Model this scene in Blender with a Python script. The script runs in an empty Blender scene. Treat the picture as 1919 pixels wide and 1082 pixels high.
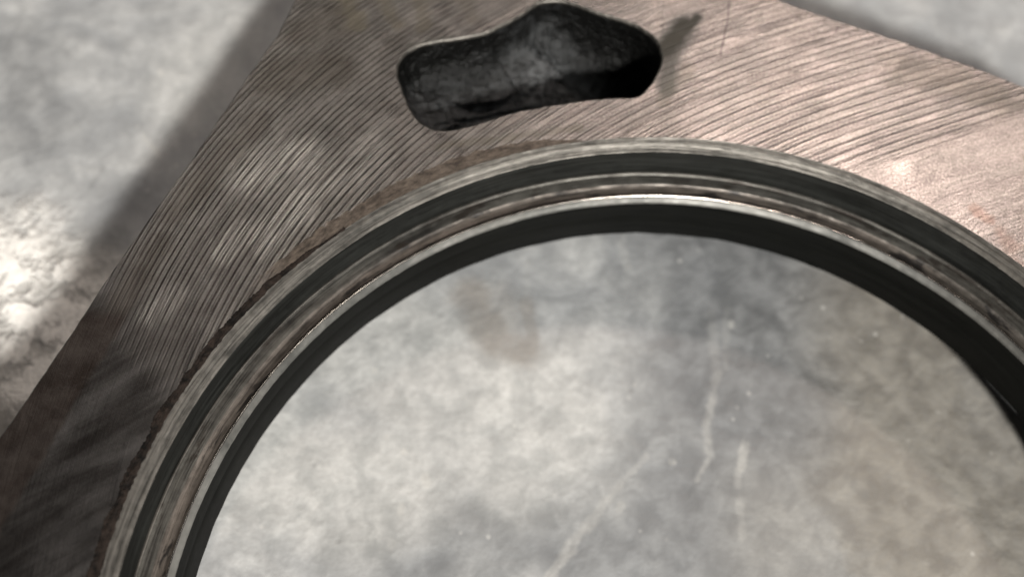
import bpy, bmesh, math, random
import numpy as np
from mathutils import Vector, Matrix, noise
from mathutils.geometry import delaunay_2d_cdt

random.seed(5)
sc = bpy.context.scene
C = sc.collection
# ------------------------------------------------------------------ camera
# one unit is one decimetre; the bore of the casting has radius 1 and is centred on the origin
sc.unit_settings.system = 'METRIC'
sc.unit_settings.scale_length = 0.1
F_PX, TX, TY = 2095.3, 0.3944, -0.0397
CAM = Vector((-0.3896, -0.1426, 1.99))
R3 = Matrix.Rotation(TY, 3, 'Y') @ Matrix.Rotation(TX, 3, 'X')
cam_d = bpy.data.cameras.new('camera')
cam_d.sensor_width = 36.0
cam_d.lens = F_PX / 1919 * 36.0
cam_d.clip_start, cam_d.clip_end = 0.05, 200
cam_d.dof.use_dof = True
cam_d.dof.focus_distance = 2.12
cam = bpy.data.objects.new('camera', cam_d)
cam.matrix_world = Matrix.Translation(CAM) @ R3.to_4x4()
C.objects.link(cam)
sc.camera = cam
# aperture diameter D (in units) = lens_mm/1000/fstop
cam_d.dof.aperture_fstop = cam_d.lens / 1000 / 0.054


def at(px, py, z=0.0):
    """point of the horizontal plane z seen at a place of the photograph"""
    d = R3 @ Vector(((px - 959.5) / F_PX, (541 - py) / F_PX, -1))
    t = (z - CAM.z) / d.z
    return CAM + d * t


# ------------------------------------------------------------------ light
w = bpy.data.worlds.new('World')
sc.world = w
w.use_nodes = True
w.node_tree.nodes['Background'].inputs[0].default_value = (0.93, 0.96, 1.0, 1)
w.node_tree.nodes['Background'].inputs[1].default_value = 0.055


def area(name, pos, target, sx, sy, power, col):
    l = bpy.data.lights.new(name, 'AREA')
    l.shape = 'RECTANGLE'
    l.size, l.size_y = sx, sy
    l.energy = power
    l.color = col
    o = bpy.data.objects.new(name, l)
    o.location = pos
    o.rotation_euler = (Vector(target) - Vector(pos)).to_track_quat('-Z', 'Y').to_euler()
    C.objects.link(o)
    return o


def mirror_dir(px, py):
    p = at(px, py)
    d = (p - CAM).normalized()
    return p, Vector((d.x, d.y, -d.z))


# ceiling lamp behind the photographer
kd = Vector((0.22, -1.04, 1.0)).normalized()
area('ceiling_lamp', Vector((0, 0.4, 0)) + kd * 20, (0, 0.4, 0), 1.5, 1.4, 6500, (1.0, 0.975, 0.925))
ed = Vector((0.50, -0.25, 0.83)).normalized()
area('side_fill_light', Vector((0, 0.4, 0)) + ed * 20, (0, 0.4, 0), 4.0, 4.0, 450, (1.0, 0.985, 0.95))  # unseen fill lamp, added for left-right contrast on the bore rings
p, d = mirror_dir(1500, 290)
area('warm_ceiling_lamp', p + d * 14, p, 1.4, 0.8, 560, (1.0, 0.85, 0.76))
p, d = mirror_dir(430, 300)
area('pale_ceiling_lamp', p + d * 14, p, 1.6, 1.0, 150, (1.0, 0.95, 0.86))
sc.view_settings.view_transform = 'Standard'
sc.view_settings.look = 'None'
sc.view_settings.exposure = 0.0
sc.view_settings.gamma = 1.0


# ------------------------------------------------------------------ a little node language
class M:
    def __init__(s, name):
        s.m = bpy.data.materials.new(name)
        s.m.use_nodes = True
        s.t = s.m.node_tree
        s.b = s.t.nodes['Principled BSDF']
        s.tc = s.t.nodes.new('ShaderNodeTexCoord')
        s.P = V(s, s.tc.outputs['Object'])

    def n(s, typ, **kw):
        n = s.t.nodes.new(typ)
        for k, v in kw.items():
            setattr(n, k, v)
        return n

    def put(s, inp, v):
        if isinstance(v, V):
            s.t.links.new(v.o, inp)
        elif isinstance(v, (tuple, list)) and len(v) == 3 and inp.type == 'RGBA':
            inp.default_value = (*v, 1)
        else:
            inp.default_value = v

    def math(s, op, a, b=0.0, c=0.0, clamp=False):
        n = s.n('ShaderNodeMath', operation=op, use_clamp=clamp)
        for i, v in enumerate((a, b, c)):
            s.put(n.inputs[i], v)
        return V(s, n.outputs[0])

    def vec(s, x, y, z=0.0):
        n = s.n('ShaderNodeCombineXYZ')
        for i, v in enumerate((x, y, z)):
            s.put(n.inputs[i], v)
        return V(s, n.outputs[0])

    def xyz(s, v):
        n = s.n('ShaderNodeSeparateXYZ')
        s.put(n.inputs[0], v)
        return [V(s, o) for o in n.outputs]

    def noise(s, v, scale=5.0, detail=4.0, rough=0.55, dist=0.0):
        n = s.n('ShaderNodeTexNoise')
        s.put(n.inputs['Vector'], v)
        for k, x in (('Scale', scale), ('Detail', detail), ('Roughness', rough), ('Distortion', dist)):
            s.put(n.inputs[k], x)
        return V(s, n.outputs[0])

    def voro(s, v, scale, feature='F1', rnd=1.0):
        n = s.n('ShaderNodeTexVoronoi', feature=feature)
        s.put(n.inputs['Vector'], v)
        s.put(n.inputs['Scale'], scale)
        s.put(n.inputs['Randomness'], rnd)
        return V(s, n.outputs['Distance'])

    def ss(s, x, a, b, lo=0.0, hi=1.0):
        """smooth step of x from a to b"""
        n = s.n('ShaderNodeMapRange', interpolation_type='SMOOTHSTEP')
        for i, v in enumerate((x, a, b, lo, hi)):
            s.put(n.inputs[i], v)
        return V(s, n.outputs[0])

    def lin(s, x, a, b, lo=0.0, hi=1.0):
        n = s.n('ShaderNodeMapRange')
        for i, v in enumerate((x, a, b, lo, hi)):
            s.put(n.inputs[i], v)
        return V(s, n.outputs[0])

    def mix(s, f, a, b, mode='MIX'):
        n = s.n('ShaderNodeMix', data_type='RGBA', blend_type=mode)
        s.put(n.inputs[0], f)
        s.put(n.inputs[6], a)
        s.put(n.inputs[7], b)
        return V(s, n.outputs[2])

    def seg(s, p, a, b):
        """distance of p (flat vector) to the segment a-b"""
        a, b = Vector(a), Vector(b)
        ab = b - a
        n1 = s.n('ShaderNodeVectorMath', operation='SUBTRACT')
        s.put(n1.inputs[0], p)
        n1.inputs[1].default_value = (a.x, a.y, 0)
        n2 = s.n('ShaderNodeVectorMath', operation='DOT_PRODUCT')
        s.t.links.new(n1.outputs[0], n2.inputs[0])
        L = max(ab.length_squared, 1e-9)
        n2.inputs[1].default_value = (ab.x / L, ab.y / L, 0)
        h = s.math('ADD', V(s, n2.outputs['Value']), 0.0, clamp=True)
        n3 = s.n('ShaderNodeVectorMath', operation='SCALE')
        n3.inputs[0].default_value = (ab.x, ab.y, 0)
        s.put(n3.inputs['Scale'], h)
        n4 = s.n('ShaderNodeVectorMath', operation='DISTANCE')
        s.t.links.new(n1.outputs[0], n4.inputs[0])
        s.t.links.new(n3.outputs[0], n4.inputs[1])
        return V(s, n4.outputs['Value'])

    def bump(s, h, dist=0.01, strength=1.0):
        n = s.n('ShaderNodeBump')
        s.put(n.inputs['Strength'], strength)
        s.put(n.inputs['Distance'], dist)
        s.put(n.inputs['Height'], h)
        return V(s, n.outputs[0])

    def out(s, **kw):
        names = {'color': 'Base Color', 'rough': 'Roughness', 'metal': 'Metallic', 'normal': 'Normal',
                 'spec': 'Specular IOR Level', 'coat': 'Coat Weight', 'coat_rough': 'Coat Roughness',
                 'aniso': 'Anisotropic', 'tangent': 'Tangent'}
        for k, v in kw.items():
            s.put(s.b.inputs[names[k]], v)
        return s.m


class V:
    def __init__(s, m, o):
        s.m, s.o = m, o

    def __add__(s, b): return s.m.math('ADD', s, b)
    def __radd__(s, b): return s.m.math('ADD', s, b)
    def __sub__(s, b): return s.m.math('SUBTRACT', s, b)
    def __rsub__(s, b): return s.m.math('SUBTRACT', b, s)
    def __mul__(s, b): return s.m.math('MULTIPLY', s, b)
    def __rmul__(s, b): return s.m.math('MULTIPLY', s, b)
    def __truediv__(s, b): return s.m.math('DIVIDE', s, b)
    def max(s, b): return s.m.math('MAXIMUM', s, b)
    def min(s, b): return s.m.math('MINIMUM', s, b)
    def abs(s): return s.m.math('ABSOLUTE', s)
    def pow(s, b): return s.m.math('POWER', s, b)


def flat(m):
    x, y, z = m.xyz(m.P)
    return x, y, z


# ------------------------------------------------------------------ materials
FLOOR_Z = -0.4


def capsules(m, pf, items, wob=None):
    """union mask of soft strokes: (x0,y0,x1,y1,width px) given as places of the photograph on plane z"""
    res = None
    for (x0, y0, x1, y1, wd, amp, z) in items:
        a, b = at(x0, y0, z), at(x1, y1, z)
        sc_ = (at(x0 + 1, y0, z) - at(x0, y0, z)).length
        d = m.seg(pf, (a.x, a.y), (b.x, b.y))
        if wob is not None:
            d = d + wob * (wd * sc_ * 1.1)
        k = m.ss(d, wd * sc_ * 0.25, wd * sc_, amp, 0.0)
        res = k if res is None else res.max(k)
    return res


def mat_floor():
    m = M('worn_concrete')
    x, y, z = flat(m)
    pf = m.vec(x, y)
    big = m.noise(pf, 1.1, 3, 0.5, 0.6)
    mid = m.noise(pf, 5.5, 3, 0.5, 0.5)
    fine = m.noise(pf, 17, 3, 0.5, 0.3)
    grain = m.noise(pf, 70, 3, 0.6)
    base = m.mix(m.ss(mid * 0.7 + big * 0.3, 0.38, 0.62), (0.34, 0.346, 0.35), (0.50, 0.50, 0.49))
    fin2 = m.noise(pf, 10, 3, 0.5, 0.8)
    base = m.mix(m.ss(fin2, 0.36, 0.62, 0.35, 0.0), base, (0.20, 0.205, 0.21))
    base = m.mix(m.ss(fine, 0.36, 0.66, 0.42, 0.0), base, (0.22, 0.225, 0.23))
    # beige and blue-grey areas of the slab
    wob = m.noise(pf, 3.2, 5, 0.6) - 0.5
    wob2 = m.noise(pf, 9, 5, 0.65) - 0.5
    Z = FLOOR_Z
    beige = capsules(m, pf, [(1640, 640, 1800, 1000, 360, 0.95, Z), (1820, 720, 1919, 1000, 260, 0.8, Z),
                             (1450, 980, 1700, 1150, 240, 0.5, Z), (60, 560, 60, 900, 260, 0.7, Z)], wob)
    base = m.mix(beige, base, m.mix(m.ss(fine, 0.3, 0.7), (0.165, 0.150, 0.128), (0.25, 0.230, 0.198)))
    blue = capsules(m, pf, [(1370, 440, 1380, 700, 260, 0.85, Z), (1330, 700, 1250, 1000, 190, 0.65, Z),
                            (700, 1030, 1100, 1000, 170, 0.6, Z), (40, 90, 60, 250, 110, 0.5, Z), (240, 380, 200, 420, 90, 0.45, Z)], wob)
    base = m.mix(blue, base, m.mix(m.ss(fine, 0.3, 0.7), (0.10, 0.104, 0.108), (0.19, 0.195, 0.20)))
    pale = capsules(m, pf, [(700, 640, 980, 800, 260, 0.55, Z), (520, 860, 700, 900, 220, 0.6, Z),
                            (420, 60, 380, 160, 130, 0.4, Z)], wob)
    base = m.mix(pale, base, m.mix(m.ss(fine, 0.3, 0.7), (0.44, 0.44, 0.42), (0.62, 0.61, 0.58)))
    # brown stain
    brown = capsules(m, pf, [(890, 560, 930, 640, 62, 0.8, Z), (930, 640, 985, 660, 52, 0.8, Z), (940, 560, 960, 620, 50, 0.4, Z),
                             (985, 570, 1000, 650, 22, 0.7, Z)], wob2)
    base = m.mix(brown * m.ss(fine, 0.2, 0.6, 0.35, 0.8), base, (0.19, 0.165, 0.14))
    # rough white patch left of the casting
    white_patch_n = m.noise(pf, 15, 5, 0.62, 0.35)
    white_patch = capsules(m, pf, [(10, 500, 130, 600, 170, 1.0, Z), (60, 610, 60, 690, 130, 0.9, Z),
                             (150, 560, 170, 600, 80, 0.9, Z)], wob2)
    white_patch = white_patch * m.ss(white_patch_n, 0.34, 0.52, 0.4, 1.0)
    base = m.mix(white_patch, base, (0.90, 0.87, 0.82))
    # pale scratches and chips, with bright glints painted as pale dots
    sw = m.noise(pf, 30, 4, 0.6) - 0.5
    scr = capsules(m, pf, [(1212, 855, 1165, 905, 9, 0.22, Z), (1165, 905, 1110, 975, 12, 0.31, Z), (1110, 975, 1075, 1020, 15, 0.40, Z), (1075, 1020, 1030, 1085, 16, 0.43, Z),
                           (1345, 700, 1334, 750, 12, 0.25, Z), (1334, 750, 1324, 800, 12, 0.37, Z), (1324, 800, 1330, 850, 13, 0.31, Z), (1330, 590, 1342, 690, 14, 0.15, Z), (1362, 580, 1360, 690, 10, 0.14, Z), (1165, 440, 1175, 500, 14, 0.19, Z), (990, 490, 985, 580, 12, 0.15, Z),
                           (1328, 860, 1305, 900, 8, 0.31, Z), (1396, 835, 1388, 880, 14, 0.50, Z), (1386, 880, 1382, 910, 11, 0.25, Z),
                           (1385, 940, 1392, 1010, 12, 0.25, Z), (640, 890, 560, 990, 8, 0.15, Z),
                           (268, 255, 298, 292, 7, 0.43, Z), (375, 165, 410, 210, 6, 0.19, Z),
                           (757, 848, 757, 848, 10, 0.62, Z), (724, 822, 724, 822, 9, 0.50, Z),
                           (797, 895, 799, 910, 11, 0.56, Z), (752, 948, 748, 960, 10, 0.50, Z),
                           (736, 1020, 732, 1026, 11, 0.31, Z), (1370, 605, 1370, 612, 8, 0.50, Z),
                           (300, 135, 300, 136, 8, 0.62, Z), (340, 176, 340, 178, 7, 0.56, Z),
                           (702, 694, 703, 696, 8, 0.50, Z), (1258, 867, 1262, 868, 9, 0.43, Z),
                           (948, 834, 950, 836, 8, 0.37, Z), (1165, 950, 1163, 955, 12, 0.31, Z)], sw * 1.6)
    base = m.mix(scr * m.ss(fine, 0.25, 0.6, 0.3, 0.9), base, (0.56, 0.545, 0.51))
    dk = capsules(m, pf, [(1340, 880, 1375, 925, 13, 0.20, Z), (1110, 825, 1160, 838, 12, 0.18, Z),
                          (1590, 895, 1620, 930, 14, 0.18, Z), (170, 350, 195, 315, 7, 0.28, Z),
                          (1640, 620, 1600, 640, 22, 0.12, Z), (120, 80, 130, 110, 9, 0.16, Z),
                          (240, 75, 238, 95, 18, 0.14, Z), (75, 130, 85, 165, 8, 0.16, Z)], sw * 2.0)
    base = m.mix(dk, base, (0.10, 0.10, 0.10))
    spk = m.voro(pf, 21)
    sp = m.ss(spk, 0.05, 0.16, 1.0, 0.0) * m.ss(m.noise(pf, 6, 2), 0.52, 0.62)
    base = m.mix(sp * 0.35, base, (0.72, 0.70, 0.66))
    pit = m.voro(m.vec(x + 3.3, y + 1.7), 15)
    pt = m.ss(pit, 0.04, 0.13, 1.0, 0.0) * m.ss(m.noise(m.vec(x + 9, y), 5, 2), 0.5, 0.6)
    base = m.mix(pt * 0.2, base, (0.13, 0.13, 0.13))
    base = m.mix(m.ss(grain, 0.3, 0.75, 0.0, 0.25), base, (0.18, 0.18, 0.18))
    h = mid * 1.0 + fine * 0.3 + white_patch * 0.8 + white_patch_n * white_patch * 1.2 - pt * 0.05 + grain * 0.1
    return m.out(color=base, rough=m.ss(fine, 0.3, 0.7, 0.42, 0.7) - white_patch * 0.12, spec=0.45,
                 normal=m.bump(h, 0.02, 0.7))


def mat_top():
    """milled cast iron: arcs left by the face mill, grime, smears"""
    m = M('milled_cast_iron')
    x, y, z = flat(m)
    pf = m.vec(x, y)
    dx, dy = x - 0.805, y + 0.065
    a = m.math('ARCTAN2', dy, dx)
    # count of the cutter's passes: the arcs are lines of equal f
    q = [32.435, -3.806, -19.493, -2.805, -21.598, 6.732, 3.114, 1.744, -0.984]
    x2, y2 = x * x, y * y
    f = (x * q[0] + y * q[1] + x2 * q[2] + x * y * q[3] + y2 * q[4] +
         x2 * x * q[5] + x2 * y * q[6] + x * y2 * q[7] + y2 * y * q[8])
    r = 1.06 - f * 0.0145
    # streak space: along the tool arcs and across them
    st = m.vec(r * 60.0, a * 5.0)
    wv = m.noise(m.vec(r * 9.0, a * 7.0), 1.0, 3, 0.5) - 0.5
    phase = f
    ph = phase * 6.2831853 + wv * 0.7 + (m.noise(m.vec(r * 30, a * 60), 1, 3, 0.6) - 0.5) * 0.7
    px = lambda u, v: at(u, v)
    s1 = m.math('SINE', ph) * 0.5 + 0.5
    s2 = m.math('SINE', ph * 2.0 + m.noise(m.vec(r * 14, a * 3), 1, 2) * 9.0) * 0.5 + 0.5
    lr0 = m.ss(x, px(500, 200).x, px(1100, 200).x)
    groove = m.ss(s1, lr0 * 0.06 + 0.66, 1.0) * m.ss(m.noise(m.vec(r * 40, a * 16), 1, 4, 0.6), 0.30, 0.58, 0.3, 1.0)
    fine = m.ss(s2, 0.6, 1.0) * m.ss(m.noise(m.vec(r * 50, a * 10), 1, 3), 0.35, 0.7)
    gin = m.ss(f + wv * 0.8, -15.6, -12.7, 1.0, 0.0)
    # where the arcs fade: lower left; a smooth apron at the far right
    px = lambda u, v: at(u, v)
    A, B = px(330, 560), px(60, 760)
    nrm = Vector((-0.75, -0.66)).normalized()
    side = (x - A.x) * nrm.x + (y - A.y) * nrm.y
    fade = m.ss(side + (m.noise(pf, 6, 4) - 0.5) * 0.12, -0.02, 0.16, 1.0, 0.0)
    gm0 = gin * fade
    rb = (x * x + y * y).pow(0.5)
    ang = m.math('ARCTAN2', y, x)
    p1, p2 = px(1110, 235), px(560, 470)
    a1, a2 = math.atan2(p1.y, p1.x), math.atan2(p2.y, p2.x)
    rn = (m.noise(m.vec(ang * 40, rb * 40), 1, 4, 0.65) - 0.5)
    wdt = m.lin(ang, a1, a1 + 0.22, 0.006, 0.031) * m.ss(ang, a1, a1 + 0.1)
    inb = m.ss(rb - 1.0294 - wdt + rn * 0.026, -0.002, 0.002, 1.0, 0.0) * m.ss(ang, a1 - 0.02, a1 + 0.05) * m.ss(ang, a2 + 0.02, a2 + 0.16, 1.0, 0.0)
    gm = gm0 * (1 - inb)
    strk = m.noise(st, 1.0, 6, 0.7)
    strk2 = m.noise(m.vec(r * 260.0, a * 14.0), 1.0, 4, 0.6)
    blot = m.noise(pf, 5.5, 5, 0.62, 0.4)
    blot2 = m.noise(pf, 17, 5, 0.65, 0.3)
    mott = m.noise(pf, 90, 4, 0.7)
    col = m.mix(m.ss(blot, 0.2, 0.8), (0.20, 0.176, 0.168), (0.33, 0.292, 0.282))
    col = m.mix(m.ss(strk, 0.35, 0.7), col, m.mix(0.25, col, (0.60, 0.57, 0.52)))
    spk0 = m.noise(pf, 230, 3, 0.75)
    col = m.mix(m.ss(spk0, 0.50, 0.66, 0.0, 0.65), col, (0.10, 0.085, 0.075))
    col = m.mix(m.ss(spk0, 0.48, 0.34, 0.0, 0.65), col, (0.58, 0.53, 0.49))
    # greyer and greener to the left, pinker to the right
    lr = m.ss(x + (blot - 0.5) * 0.6, px(680, 200).x, px(1400, 200).x)
    col = m.mix(lr, m.mix(0.8, col, m.mix(m.ss(blot2, 0.2, 0.8), (0.115, 0.108, 0.099), (0.22, 0.208, 0.192))), col)
    col = m.mix(m.ss(mott, 0.45, 0.75, 0.0, 0.2), col, (0.16, 0.14, 0.12))
    # unmilled dull iron at the lower left, with broad oily smears
    uv = m.vec((x * 0.83 + y * 0.56) * 2.6, (y * 0.83 - x * 0.56) * 16.0)
    sm = m.noise(uv, 1.0, 5, 0.6, 0.3)
    duller = m.mix(m.ss(sm, 0.36, 0.7), (0.035, 0.031, 0.029), (0.12, 0.112, 0.108))
    col = m.mix((1 - fade), col, duller)
    e1, e2 = px(250, 575), px(70, 880)
    en = Vector((-(e2 - e1).y, (e2 - e1).x)).normalized()
    if (px(0, 700) - e1).xy.dot(en) < 0:
        en = -en
    es = (x - e1.x) * en.x + (y - e1.y) * en.y
    band = m.ss(es + (blot2 - 0.5) * 0.02, -0.006, 0.008) * m.ss(y, px(0, 600).y, px(0, 560).y, 1.0, 0.0)
    col = m.mix(band * 0.85, col, m.mix(m.ss(blot2, 0.3, 0.7), (0.045, 0.034, 0.029), (0.075, 0.060, 0.053)))
    # sheen and glints painted as pale patches among the tool marks
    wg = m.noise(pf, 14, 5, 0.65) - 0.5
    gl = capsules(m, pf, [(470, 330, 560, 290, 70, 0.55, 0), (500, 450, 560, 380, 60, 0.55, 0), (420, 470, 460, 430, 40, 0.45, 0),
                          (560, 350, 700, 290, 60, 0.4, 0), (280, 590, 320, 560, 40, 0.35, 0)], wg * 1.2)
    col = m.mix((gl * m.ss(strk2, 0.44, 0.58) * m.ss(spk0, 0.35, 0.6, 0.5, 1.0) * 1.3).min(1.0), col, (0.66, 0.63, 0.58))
    dkp = capsules(m, pf, [(520, 150, 620, 130, 70, 0.5, 0), (330, 400, 480, 230, 40, 0.35, 0), (570, 60, 640, 40, 60, 0.4, 0), (230, 560, 300, 460, 40, 0.4, 0)], wg)
    col = m.mix(dkp, col, (0.10, 0.085, 0.068))
    # grime in the tool marks
    spk = m.noise(pf, 210, 3, 0.7)
    dirt = (groove * (0.46 + 0.38 * (1 - lr0)) * m.ss(spk, 0.3, 0.6, 0.6, 1.0)).max(fine * 0.40) * gm
    col = m.mix(dirt, col, (0.055, 0.042, 0.035))
    # dark brown scraped band outside the bore edge, left of its top
    bc = m.mix(m.ss(m.noise(m.vec(rb * 90, ang * 30), 1, 5, 0.75), 0.35, 0.68), (0.035, 0.026, 0.02), (0.15, 0.12, 0.095))
    col = m.mix(inb * 0.95, col, bc)
    # oil stain right of the slot, painted shade streaks left of it, a biro-like scratch
    wob = m.noise(pf, 26, 5, 0.7) - 0.5
    oil = capsules(m, pf, [(1306, 32, 1290, 55, 15, 1.0, 0), (1282, 50, 1250, 92, 38, 1.0, 0),
                           (1258, 90, 1248, 165, 26, 0.7, 0), (1180, 50, 1240, 85, 14, 0.8, 0),
                           (765, 85, 850, 68, 9, 0.7, 0)], wob * 0.7)
    smear_shade = capsules(m, pf, [(640, -20, 665, 40, 30, 0.9, 0), (715, -20, 740, 45, 19, 0.75, 0),  # shadow and reflection streaks painted in colour, with some oil smears
                            (780, -20, 795, 50, 20, 0.7, 0), (860, -20, 885, 30, 22, 0.45, 0),
                            (1240, 190, 1290, 130, 22, 0.4, 0), (820, 275, 1090, 240, 12, 0.5, 0),
                            (1690, 130, 1780, 150, 60, 0.35, 0), (1780, 150, 1880, 190, 50, 0.4, 0), (1840, 175, 1870, 190, 20, 0.5, 0)], wob * 2.2)
    col = m.mix(oil, col, (0.030, 0.026, 0.019))
    col = m.mix(smear_shade, col, (0.12, 0.105, 0.08))
    scr = capsules(m, pf, [(1367, -10, 1364, 35, 2.2, 0.7, 0), (1364, 35, 1350, 102, 2.2, 0.7, 0),
                           (1570, 50, 1566, 60, 4, 0.6, 0)])
    col = m.mix(scr, col, (0.07, 0.05, 0.06))
    # rust blushes on the smooth apron
    rust = capsules(m, pf, [(1825, 393, 1850, 412, 16, 0.5, 0), (1875, 440, 1900, 465, 22, 0.35, 0),
                            (1880, 480, 1919, 500, 16, 0.25, 0)], wob * 2.4)
    col = m.mix(rust, col, (0.27, 0.17, 0.135))
    rough = 0.33 + (blot2 - 0.5) * 0.25 + oil * 0.15 + inb * 0.2 + (1 - fade) * 0.06
    h = groove * gm * (-0.8 + lr0 * 0.60) - fine * gm * 0.30 + spk * 0.10 + strk2 * 0.18 + mott * 0.12 + strk * 0.2 - inb * 0.25
    tan = m.vec(dy * -1.0, dx)
    return m.out(color=col, rough=rough, metal=m.ss(blot2, 0.2, 0.8, 0.98, 0.85) - oil * 0.95 - smear_shade * 0.4 - inb * 0.4,
                 normal=m.bump(h, 0.0035, 0.9), aniso=0.35, tangent=tan)


def ring_coords(m):
    x, y, z = flat(m)
    r = (x * x + y * y).pow(0.5)
    a = m.math('ARCTAN2', y, x)
    return x, y, z, r, a


def mat_turned(name, dark, light, across, metal, rough, spec=0.5, right_shade=0.5, streak=1.0, grime=None, bump=0.002, grime_amt=(0.45, 0.7)):
    """turned surface with fine circular lines; across = lines per unit over r - z"""
    m = M(name)
    x, y, z, r, a = ring_coords(m)
    q = (r - z)
    l1 = m.noise(m.vec(q * across, a * 3.0), 1.0, 4, 0.65)
    l2 = m.noise(m.vec(q * across * 3.1, a * 9.0), 1.0, 3, 0.6)
    sp = m.noise(m.P, 45, 5, 0.65)
    lg = m.noise(m.vec(a * 5.0, q * 12.0), 1.0, 3, 0.6)
    f = m.ss(l1 * 0.7 * streak + l2 * 0.3 + (sp - 0.5) * 0.25 + (lg - 0.5) * 0.3, 0.3, 0.72)
    col = m.mix(f, dark, light)
    rg = rough + (sp - 0.5) * 0.2
    # shade put into the colour, mostly on the right-hand stretches of the ring
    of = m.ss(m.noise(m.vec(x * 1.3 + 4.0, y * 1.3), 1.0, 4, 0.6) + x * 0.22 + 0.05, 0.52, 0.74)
    col = m.mix(of * right_shade, col, (0.05, 0.045, 0.038))
    if grime:
        gn = m.noise(m.vec(x * 9.0, y * 9.0, q * 40.0), 1.0, 5, 0.65, 0.3)
        gf = m.ss(gn, grime_amt[0], grime_amt[1])
        col = m.mix(gf * 0.85, col, grime)
    h = l1 * 0.8 + l2 * 0.5 + sp * 0.4
    return m.out(color=col, rough=rg, metal=metal, spec=spec, normal=m.bump(h, bump, 0.8))


def mat_rough_cast(name, c1, c2, rough=0.5, scale=30, metal=0.0, bump=0.02, spec=0.5):
    m = M(name)
    n1 = m.noise(m.P, scale, 5, 0.65, 0.2)
    n2 = m.noise(m.P, scale * 0.25, 3, 0.5)
    col = m.mix(m.ss(n1 * 0.6 + n2 * 0.4, 0.35, 0.65), c1, c2)
    return m.out(color=col, rough=rough, metal=metal, spec=spec, normal=m.bump(n1, bump, 0.8))


def mat_pocket():
    """cored slot with its black shade and grey highlights painted as colour"""
    m = M('slot_painted_shading')
    x, y, z = flat(m)
    pf = m.vec(x, y)
    n1 = m.noise(m.P, 60, 4, 0.65)
    w1 = m.noise(m.P, 22, 5, 0.65) - 0.5
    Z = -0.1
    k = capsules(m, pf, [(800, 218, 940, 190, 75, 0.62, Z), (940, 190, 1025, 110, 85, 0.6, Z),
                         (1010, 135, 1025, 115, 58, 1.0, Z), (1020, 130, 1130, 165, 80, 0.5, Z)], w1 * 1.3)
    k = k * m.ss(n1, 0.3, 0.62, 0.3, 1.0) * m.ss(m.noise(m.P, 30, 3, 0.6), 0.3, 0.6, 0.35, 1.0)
    col = m.mix(k, (0.004, 0.004, 0.0037), (0.095, 0.098, 0.10))  # grey paints the soft highlights, near-black the shade
    return m.out(color=col, rough=0.36 + (n1 - 0.5) * 0.3, spec=0.3, normal=m.bump(n1 + w1 * 0.5, 0.012, 0.9))


M_FLOOR = mat_floor()
M_TOP = mat_top()
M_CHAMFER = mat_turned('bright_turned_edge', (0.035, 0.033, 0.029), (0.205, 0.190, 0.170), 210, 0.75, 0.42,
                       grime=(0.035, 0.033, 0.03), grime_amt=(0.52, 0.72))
M_WALL = mat_turned('dark_turned_bore', (0.008, 0.0083, 0.0076), (0.027, 0.028, 0.026), 60, 0.0, 0.5, spec=0.08, right_shade=0.0, bump=0.001)
M_WALL2 = mat_turned('black_turned_bore', (0.003, 0.0032, 0.0027), (0.008, 0.0082, 0.0072), 40, 0.0, 0.6, spec=0.05, right_shade=0.0, bump=0.001)
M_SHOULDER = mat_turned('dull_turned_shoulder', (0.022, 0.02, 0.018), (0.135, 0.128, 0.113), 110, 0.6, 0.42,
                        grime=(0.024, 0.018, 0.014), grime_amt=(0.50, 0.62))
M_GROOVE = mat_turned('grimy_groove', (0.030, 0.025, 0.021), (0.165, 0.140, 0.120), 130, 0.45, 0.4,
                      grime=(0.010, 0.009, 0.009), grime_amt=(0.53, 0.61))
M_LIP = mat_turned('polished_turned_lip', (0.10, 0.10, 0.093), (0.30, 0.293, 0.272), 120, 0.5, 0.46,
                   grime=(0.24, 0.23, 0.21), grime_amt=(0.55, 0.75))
M_ARRIS = mat_turned('worn_bright_arris', (0.40, 0.36, 0.32), (0.72, 0.66, 0.60), 300, 1.0, 0.20, right_shade=0.0, grime=(0.08, 0.07, 0.06), grime_amt=(0.54, 0.7), bump=0.0005)
M_BURR = mat_rough_cast('black_burr_grit', (0.004, 0.0035, 0.003), (0.028, 0.02, 0.016), 0.7, 60, 0.0, 0.01, spec=0.12)
M_SKIN = mat_rough_cast('dark_cast_skin', (0.024, 0.025, 0.025), (0.095, 0.096, 0.096), 0.65, 9, 0.0, 0.03)
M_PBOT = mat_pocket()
M_POCKET = mat_rough_cast('shade_black_cast_skin', (0.0012, 0.0012, 0.0010), (0.0065, 0.0068, 0.006), 0.45, 60, 0.0, 0.02, spec=0.10)  # near-black colour stands in for the shade of the slot walls


# ------------------------------------------------------------------ mesh helpers
def link(name, verts, faces, mat, parent=None, smooth=True):
    me = bpy.data.meshes.new(name)
    me.from_pydata(verts, [], faces)
    me.update()
    if smooth:
        me.polygons.foreach_set('use_smooth', [True] * len(me.polygons))
    me.materials.append(mat)
    o = bpy.data.objects.new(name, me)
    C.objects.link(o)
    o.parent = parent
    return o


def tag(o, label=None, cat=None, kind=None):
    if label: o['label'] = label
    if cat: o['category'] = cat
    if kind: o['kind'] = kind


def nz(x, y, z=0.0, s=1.0):
    return noise.noise(Vector((x * s, y * s, z * s)))


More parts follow.
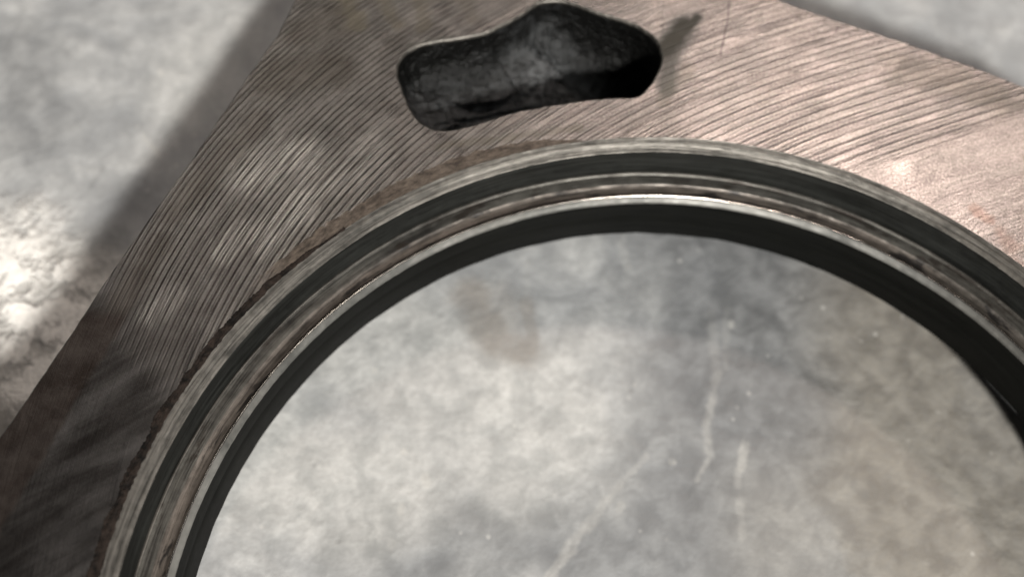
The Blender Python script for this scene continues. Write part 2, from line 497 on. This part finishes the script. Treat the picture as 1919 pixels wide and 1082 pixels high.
def lathe(name, prof, mat, parent, n=1440, jit=None, smooth=True):
    """ring swept from the profile [(r, z), ...]; jit(i_profile, angle) -> (dr, dz)"""
    V_, F_ = [], []
    k = len(prof)
    for i in range(n):
        t = 2 * math.pi * i / n
        c, s = math.cos(t), math.sin(t)
        for j, (r, z) in enumerate(prof):
            if jit:
                dr, dz = jit(j, c, s)
                r, z = r + dr, z + dz
            V_.append((r * c, r * s, z))
    for i in range(n):
        i2 = (i + 1) % n
        for j in range(k - 1):
            F_.append((i * k + j, i2 * k + j, i2 * k + j + 1, i * k + j + 1))
    return link(name, V_, F_, mat, parent, smooth)


# ------------------------------------------------------------------ the floor
def build_floor():
    S = 60
    o = link('floor', [(-S, -S, FLOOR_Z), (S, -S, FLOOR_Z), (S, S, FLOOR_Z), (-S, S, FLOOR_Z)], [(0, 1, 2, 3)], M_FLOOR, smooth=False)
    tag(o, 'worn grey concrete floor with pale scratches and stains', None, 'structure')


build_floor()

# ------------------------------------------------------------------ the casting
root = bpy.data.objects.new('machined_casting', None)
C.objects.link(root)
tag(root, 'machined cast iron plate with stepped round bore and dark kidney-shaped slot', 'metal part')

RA, RB, RD, RE = 1.0294, 1.0, 0.9426, 0.931
ZC, ZE, ZF = -0.094, -0.106, -0.2576

outline_px = [(-60, 892), (0, 823), (75, 715), (135, 627), (192, 540), (245, 462), (295, 392), (348, 318), (370, 288), (425, 204), (472, 136),
              (500, 95), (519, 71), (536, 38), (555, -2), (572, -50), (600, -120)]
right_px = [(1330, -60), (1452, -1), (1600, 50), (1760, 104), (1919, 163), (2100, 232)]


def smooth_line(pts, step):
    out = []
    for a, b in zip(pts, pts[1:]):
        n = max(1, int((b - a).length / step))
        out += [a.lerp(b, i / n) for i in range(n)]
    out.append(pts[-1])
    return out


def slot_outline():
    px = [(742, 142), (744, 117), (758, 98), (780, 85), (808, 77), (850, 71), (892, 63), (917, 56), (942, 44), (975, 26),
          (992, 13), (1012, 3), (1040, -1), (1070, 3), (1100, 13), (1130, 24), (1160, 33), (1188, 43), (1212, 56), (1232, 74),
          (1242, 96), (1242, 117), (1234, 138), (1222, 158), (1208, 174), (1190, 184), (1160, 185), (1120, 187), (1055, 196), (1000, 204), (960, 213),
          (910, 229), (880, 238), (855, 244), (828, 246), (808, 243), (785, 230), (768, 208), (756, 182), (748, 160)]
    n = len(px)
    pts = []
    P = [at(*p).xy for p in px]
    for i in range(n):                      # closed Catmull-Rom
        p0, p1, p2, p3 = P[i - 1], P[i], P[(i + 1) % n], P[(i + 2) % n]
        for k in range(6):
            t = k / 6
            q = 0.5 * ((2 * p1) + (p2 - p0) * t + (2 * p0 - 5 * p1 + 4 * p2 - p3) * t * t + (3 * p1 - p0 - 3 * p2 + p3) * t ** 3)
            j = 0.0016
            pts.append(Vector((q.x + j * nz(q.x, q.y, 1, 60), q.y + j * nz(q.x, q.y, 5, 60))))
    return pts


SLOT = slot_outline()
left = [at(*p).xy for p in outline_px]
right = [at(*p).xy for p in right_px]
# the outline goes on outside the frame as a plate with cut corners
outer = smooth_line(left, 0.01)
outer = [Vector((p.x + 0.0018 * nz(p.x, p.y, 2, 18) + 0.0012 * nz(p.x, p.y, 4, 70), p.y + 0.0018 * nz(p.x, p.y, 7, 18))) for p in outer]
r_in = smooth_line(right, 0.01)
r_in = [Vector((p.x, p.y + 0.003 * nz(p.x, p.y, 2, 12) + 0.0015 * nz(p.x, p.y, 3, 60))) for p in r_in]
top_a = outer[-1]
OUT = outer + [Vector((top_a.x + 0.25, 1.75)), Vector((0.1, 1.70))] + r_in + \
    [Vector((1.55, 0.55)), Vector((1.62, -0.6)), Vector((1.0, -1.5)), Vector((-0.9, -1.5)), Vector((-1.75, -0.75)), Vector((-1.78, -0.25))]

NB = 1440
HEDGE = [Vector(((RA + 0.0013 * nz(math.cos(t), math.sin(t), 0, 40) + 0.0009 * nz(math.cos(t), math.sin(t), 3, 130)) * math.cos(t),
                 (RA + 0.0013 * nz(math.cos(t), math.sin(t), 0, 40) + 0.0009 * nz(math.cos(t), math.sin(t), 3, 130)) * math.sin(t)))
         for t in [2 * math.pi * i / NB for i in range(NB)]]


def build_top():
    loops = [OUT, HEDGE, SLOT]
    vs, es = [], []
    for L in loops:
        b = len(vs)
        vs += [Vector((p.x, p.y)) for p in L]
        es += [(b + i, b + (i + 1) % len(L)) for i in range(len(L))]
    v2, e2, f2, *_ = delaunay_2d_cdt(vs, es, [], 0, 1e-7)
    from mathutils.geometry import intersect_point_tri_2d

    def inside(p, L):
        c = False
        x, y = p
        for i in range(len(L)):
            a, b = L[i - 1], L[i]
            if (a.y > y) != (b.y > y) and x < (b.x - a.x) * (y - a.y) / (b.y - a.y) + a.x:
                c = not c
        return c
    keep = []
    for f in f2:
        cx = sum(v2[i].x for i in f) / len(f)
        cy = sum(v2[i].y for i in f) / len(f)
        if math.hypot(cx, cy) < RA * 0.9999:
            if math.hypot(cx, cy) < RA * 0.995 or all(abs(v2[i].length - RA) < 0.004 for i in f):
                continue
        if inside((cx, cy), SLOT) or not inside((cx, cy), OUT):
            continue
        a, b, c = (v2[f[0]], v2[f[1]], v2[f[2]])
        if (b - a).cross(c - a) < 0:
            f = f[::-1]
        keep.append(tuple(f))
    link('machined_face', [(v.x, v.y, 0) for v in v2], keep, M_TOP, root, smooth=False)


build_top()


def loop_walls(name, L, levels, mat, smooth=True, flip=False):
    """levels: list of (outward offset, z)"""
    n = len(L)
    nor = []
    for i in range(n):
        t = (L[(i + 1) % n] - L[i - 1]).normalized()
        nor.append(Vector((t.y, -t.x)))
    ar = sum(L[i - 1].cross(L[i]) for i in range(n))
    if ar < 0:
        nor = [-k for k in nor]
    V_, F_ = [], []
    for off, z in levels:
        for i in range(n):
            p = L[i] + nor[i] * off
            V_.append((p.x, p.y, z))
    for k in range(len(levels) - 1):
        for i in range(n):
            j = (i + 1) % n
            q = (k * n + i, k * n + j, (k + 1) * n + j, (k + 1) * n + i)
            F_.append(q[::-1] if flip else q)
    return link(name, V_, F_, mat, root, smooth)


loop_walls('outer_edge', OUT, [(0.0, 0.0), (0.0018, -0.0012), (0.0030, -0.0040)], M_CHAMFER)
loop_walls('outer_side', OUT, [(0.0030, -0.0040), (-0.004, -0.10), (-0.02, ZF)], M_SKIN)
loop_walls('slot_edge', SLOT, [(0.0, 0.0), (-0.0012, -0.0004), (-0.0030, -0.0020), (-0.0042, -0.0045), (-0.0045, -0.0076)], M_CHAMFER)

# underside of the plate
_u = [(p.x, p.y, ZF) for p in OUT]


def build_under():
    n = 360
    ring = [Vector((math.cos(2 * math.pi * i / n), math.sin(2 * math.pi * i / n))) * (RE + 0.004) for i in range(n)]
    L = [Vector((p.x, p.y)) * 0.985 for p in OUT]
    vs = L + ring
    es = [(i, (i + 1) % len(L)) for i in range(len(L))] + [(len(L) + i, len(L) + (i + 1) % n) for i in range(n)]
    v2, e2, f2, *_ = delaunay_2d_cdt(vs, es, [], 1, 1e-7)
    keep = []
    for f in f2:
        cx = sum(v2[i].x for i in f) / len(f)
        cy = sum(v2[i].y for i in f) / len(f)
        if math.hypot(cx, cy) > RE:
            keep.append(tuple(f)[::-1])
    link('underside', [(v.x, v.y, ZF) for v in v2], keep, M_SKIN, root, smooth=False)


build_under()


# the stepped bore, outside to inside
def edge_j(j, c, s):
    if j == 0:
        d = 0.0013 * nz(c, s, 0, 40) + 0.0009 * nz(c, s, 3, 130)
        return d, 0
    return 0.0006 * nz(c, s, j * 3.1, 50), 0.0004 * nz(c, s, j * 1.7, 40)


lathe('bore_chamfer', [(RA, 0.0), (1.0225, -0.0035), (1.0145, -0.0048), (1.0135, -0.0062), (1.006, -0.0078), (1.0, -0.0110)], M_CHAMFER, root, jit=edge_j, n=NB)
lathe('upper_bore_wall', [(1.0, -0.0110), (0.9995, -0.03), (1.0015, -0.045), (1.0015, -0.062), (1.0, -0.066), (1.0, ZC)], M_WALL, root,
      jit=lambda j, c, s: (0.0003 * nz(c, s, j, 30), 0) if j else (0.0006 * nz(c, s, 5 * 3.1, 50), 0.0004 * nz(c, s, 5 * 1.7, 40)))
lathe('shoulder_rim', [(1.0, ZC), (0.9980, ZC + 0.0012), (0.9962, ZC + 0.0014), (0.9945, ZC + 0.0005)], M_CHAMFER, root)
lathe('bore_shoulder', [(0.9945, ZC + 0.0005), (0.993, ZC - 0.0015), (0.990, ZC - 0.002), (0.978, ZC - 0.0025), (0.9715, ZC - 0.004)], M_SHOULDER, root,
      jit=lambda j, c, s: (0.0005 * nz(c, s, j * 2.3, 45), 0.0006 * nz(c, s, j * 2.9, 35)) if j else (0, 0))
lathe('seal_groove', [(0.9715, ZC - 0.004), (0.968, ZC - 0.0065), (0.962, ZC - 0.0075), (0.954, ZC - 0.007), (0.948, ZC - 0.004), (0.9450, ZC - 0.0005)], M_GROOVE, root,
      jit=lambda j, c, s: (0.0007 * nz(c, s, j * 2.3, 60), 0.0011 * nz(c, s, j * 2.9 + 5, 45)) if 0 < j < 5 else ((0.0005 * nz(c, s, 5 * 2.3, 45), 0.0006 * nz(c, s, 5 * 2.9, 35)) if j == 0 else (0, 0)))
lathe('lip_arris', [(0.9450, ZC - 0.0005), (0.9445, ZC + 0.0003), (0.9438, ZC + 0.0009), (0.9430, ZC + 0.0011), (0.9422, ZC + 0.0009), (0.9414, ZC + 0.0003), (0.9408, ZC - 0.0008)], M_ARRIS, root)
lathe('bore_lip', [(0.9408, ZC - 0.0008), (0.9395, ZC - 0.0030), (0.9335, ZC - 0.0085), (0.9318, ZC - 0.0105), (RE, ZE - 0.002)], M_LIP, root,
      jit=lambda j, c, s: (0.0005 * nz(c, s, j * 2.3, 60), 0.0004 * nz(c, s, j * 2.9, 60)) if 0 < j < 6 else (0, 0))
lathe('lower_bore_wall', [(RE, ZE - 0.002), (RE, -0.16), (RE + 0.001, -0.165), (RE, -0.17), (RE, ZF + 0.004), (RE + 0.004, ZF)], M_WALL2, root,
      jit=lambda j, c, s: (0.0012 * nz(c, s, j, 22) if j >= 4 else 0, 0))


# gritty burr thrown up along the bore edge
def build_burr():
    p1, p2 = at(640, 420), at(180, 1110)
    a1, a2 = math.atan2(p1.y, p1.x), math.atan2(p2.y, p2.x)
    if a2 < a1: a2 += 2 * math.pi
    n, k = 1300, 12
    V_, F_ = [], []
    for i in range(n):
        t = a1 + (a2 - a1) * i / (n - 1)
        u = i / (n - 1)
        c, s = math.cos(t), math.sin(t)
        grow = min(1, u * 3.0)
        wd = (0.007 + 0.013 * grow) * (1 + 0.7 * nz(c, s, 9, 13) + 0.30 * nz(c, s, 3, 31) + 0.12 * nz(c, s, 4, 230))
        for j in range(k):
            v = j / (k - 1)
            r = RA - 0.0015 + wd * v + 0.0012 * nz(c, s, j, 120)
            h = 0.0016 * (0.5 + 0.5 * grow) * math.sin(math.pi * v) * (0.6 + 0.8 * nz(c, s, v * 2, 23) + 0.6 * nz(c, s * 1.3, v * 2, 61) + 0.5 * nz(c, s, v * 3 + 8, 170))
            h *= min(1, u * 12) * 1.0
            V_.append((r * c, r * s, max(h, -0.004) + (0.0006 if 0 < j < k - 1 else -0.0012)))
    for i in range(n - 1):
        for j in range(k - 1):
            F_.append((i * k + j, i * k + j + 1, (i + 1) * k + j + 1, (i + 1) * k + j))
    link('burr', V_, F_, M_BURR, root, smooth=False)


build_burr()


# cored slot: steep rough walls down to a lumpy bottom that falls away to the right
def build_pocket():
    n = len(SLOT)
    cen = sum(SLOT, Vector((0, 0))) / n
    xs = [p.x for p in SLOT]
    x0, x1 = min(xs), max(xs)
    levels = 14
    R0, R1 = at(1020, 90), at(1240, 120)

    def depth(p):
        u = (p.x - x0) / (x1 - x0)
        d = 0.125 + 0.10 * u * u
        for (cx_, cy_, w_, h_) in ((1020, 100, 0.10, 0.035), (810, 215, 0.08, 0.025), (930, 180, 0.09, 0.012)):
            c_ = at(cx_, cy_, -0.1)
            d -= h_ * math.exp(-((p.x - c_.x) ** 2 + (p.y - c_.y) ** 2) / w_ ** 2)
        return d
    nor = []
    for i in range(n):
        t = (SLOT[(i + 1) % n] - SLOT[i - 1]).normalized()
        nor.append(Vector((t.y, -t.x)))
    if sum(SLOT[i - 1].cross(SLOT[i]) for i in range(n)) < 0:
        nor = [-k for k in nor]

    def lump(x, y):
        return 0.026 * nz(x, y, 2, 9) + 0.009 * nz(x, y, 6, 28) + 0.005 * nz(x, y, 9, 75)
    V_, F_ = [], []
    for k in range(levels + 1):
        w_ = k / levels
        for i, p in enumerate(SLOT):
            D = depth(p)
            z = -0.0075 - (D - 0.0075) * (1 - (1 - w_) ** 2.2)
            q = p + nor[i] * (-0.0045 - 0.085 * w_ ** 2.2)
            a = 0.007 * min(1, k / 2)
            q = q + nor[i] * (a * nz(p.x, p.y, z * 1.2, 22) + a * 0.6 * nz(p.x, p.y, z, 60))
            V_.append((q.x, q.y, z))
    for k in range(levels):
        for i in range(n):
            j = (i + 1) % n
            F_.append((k * n + i, k * n + j, (k + 1) * n + j, (k + 1) * n + i))
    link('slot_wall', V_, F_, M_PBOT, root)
    B = V_[levels * n:]
    W_, G_ = list(B), []
    rows = 44
    for k in range(1, rows + 1):
        f = 1 - k / rows
        for i in range(n):
            x, y, z = B[i]
            qx, qy = cen.x + (x - cen.x) * f, cen.y + (y - cen.y) * f
            e = min(1, (1 - f) * 6)
            W_.append((qx, qy, -depth(Vector((qx, qy))) + lump(qx, qy) * e - 0.012 * e))
    for k in range(rows):
        for i in range(n):
            j = (i + 1) % n
            a = k * n
            G_.append((a + i, a + j, a + n + j, a + n + i))
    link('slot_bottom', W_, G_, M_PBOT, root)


build_pocket()
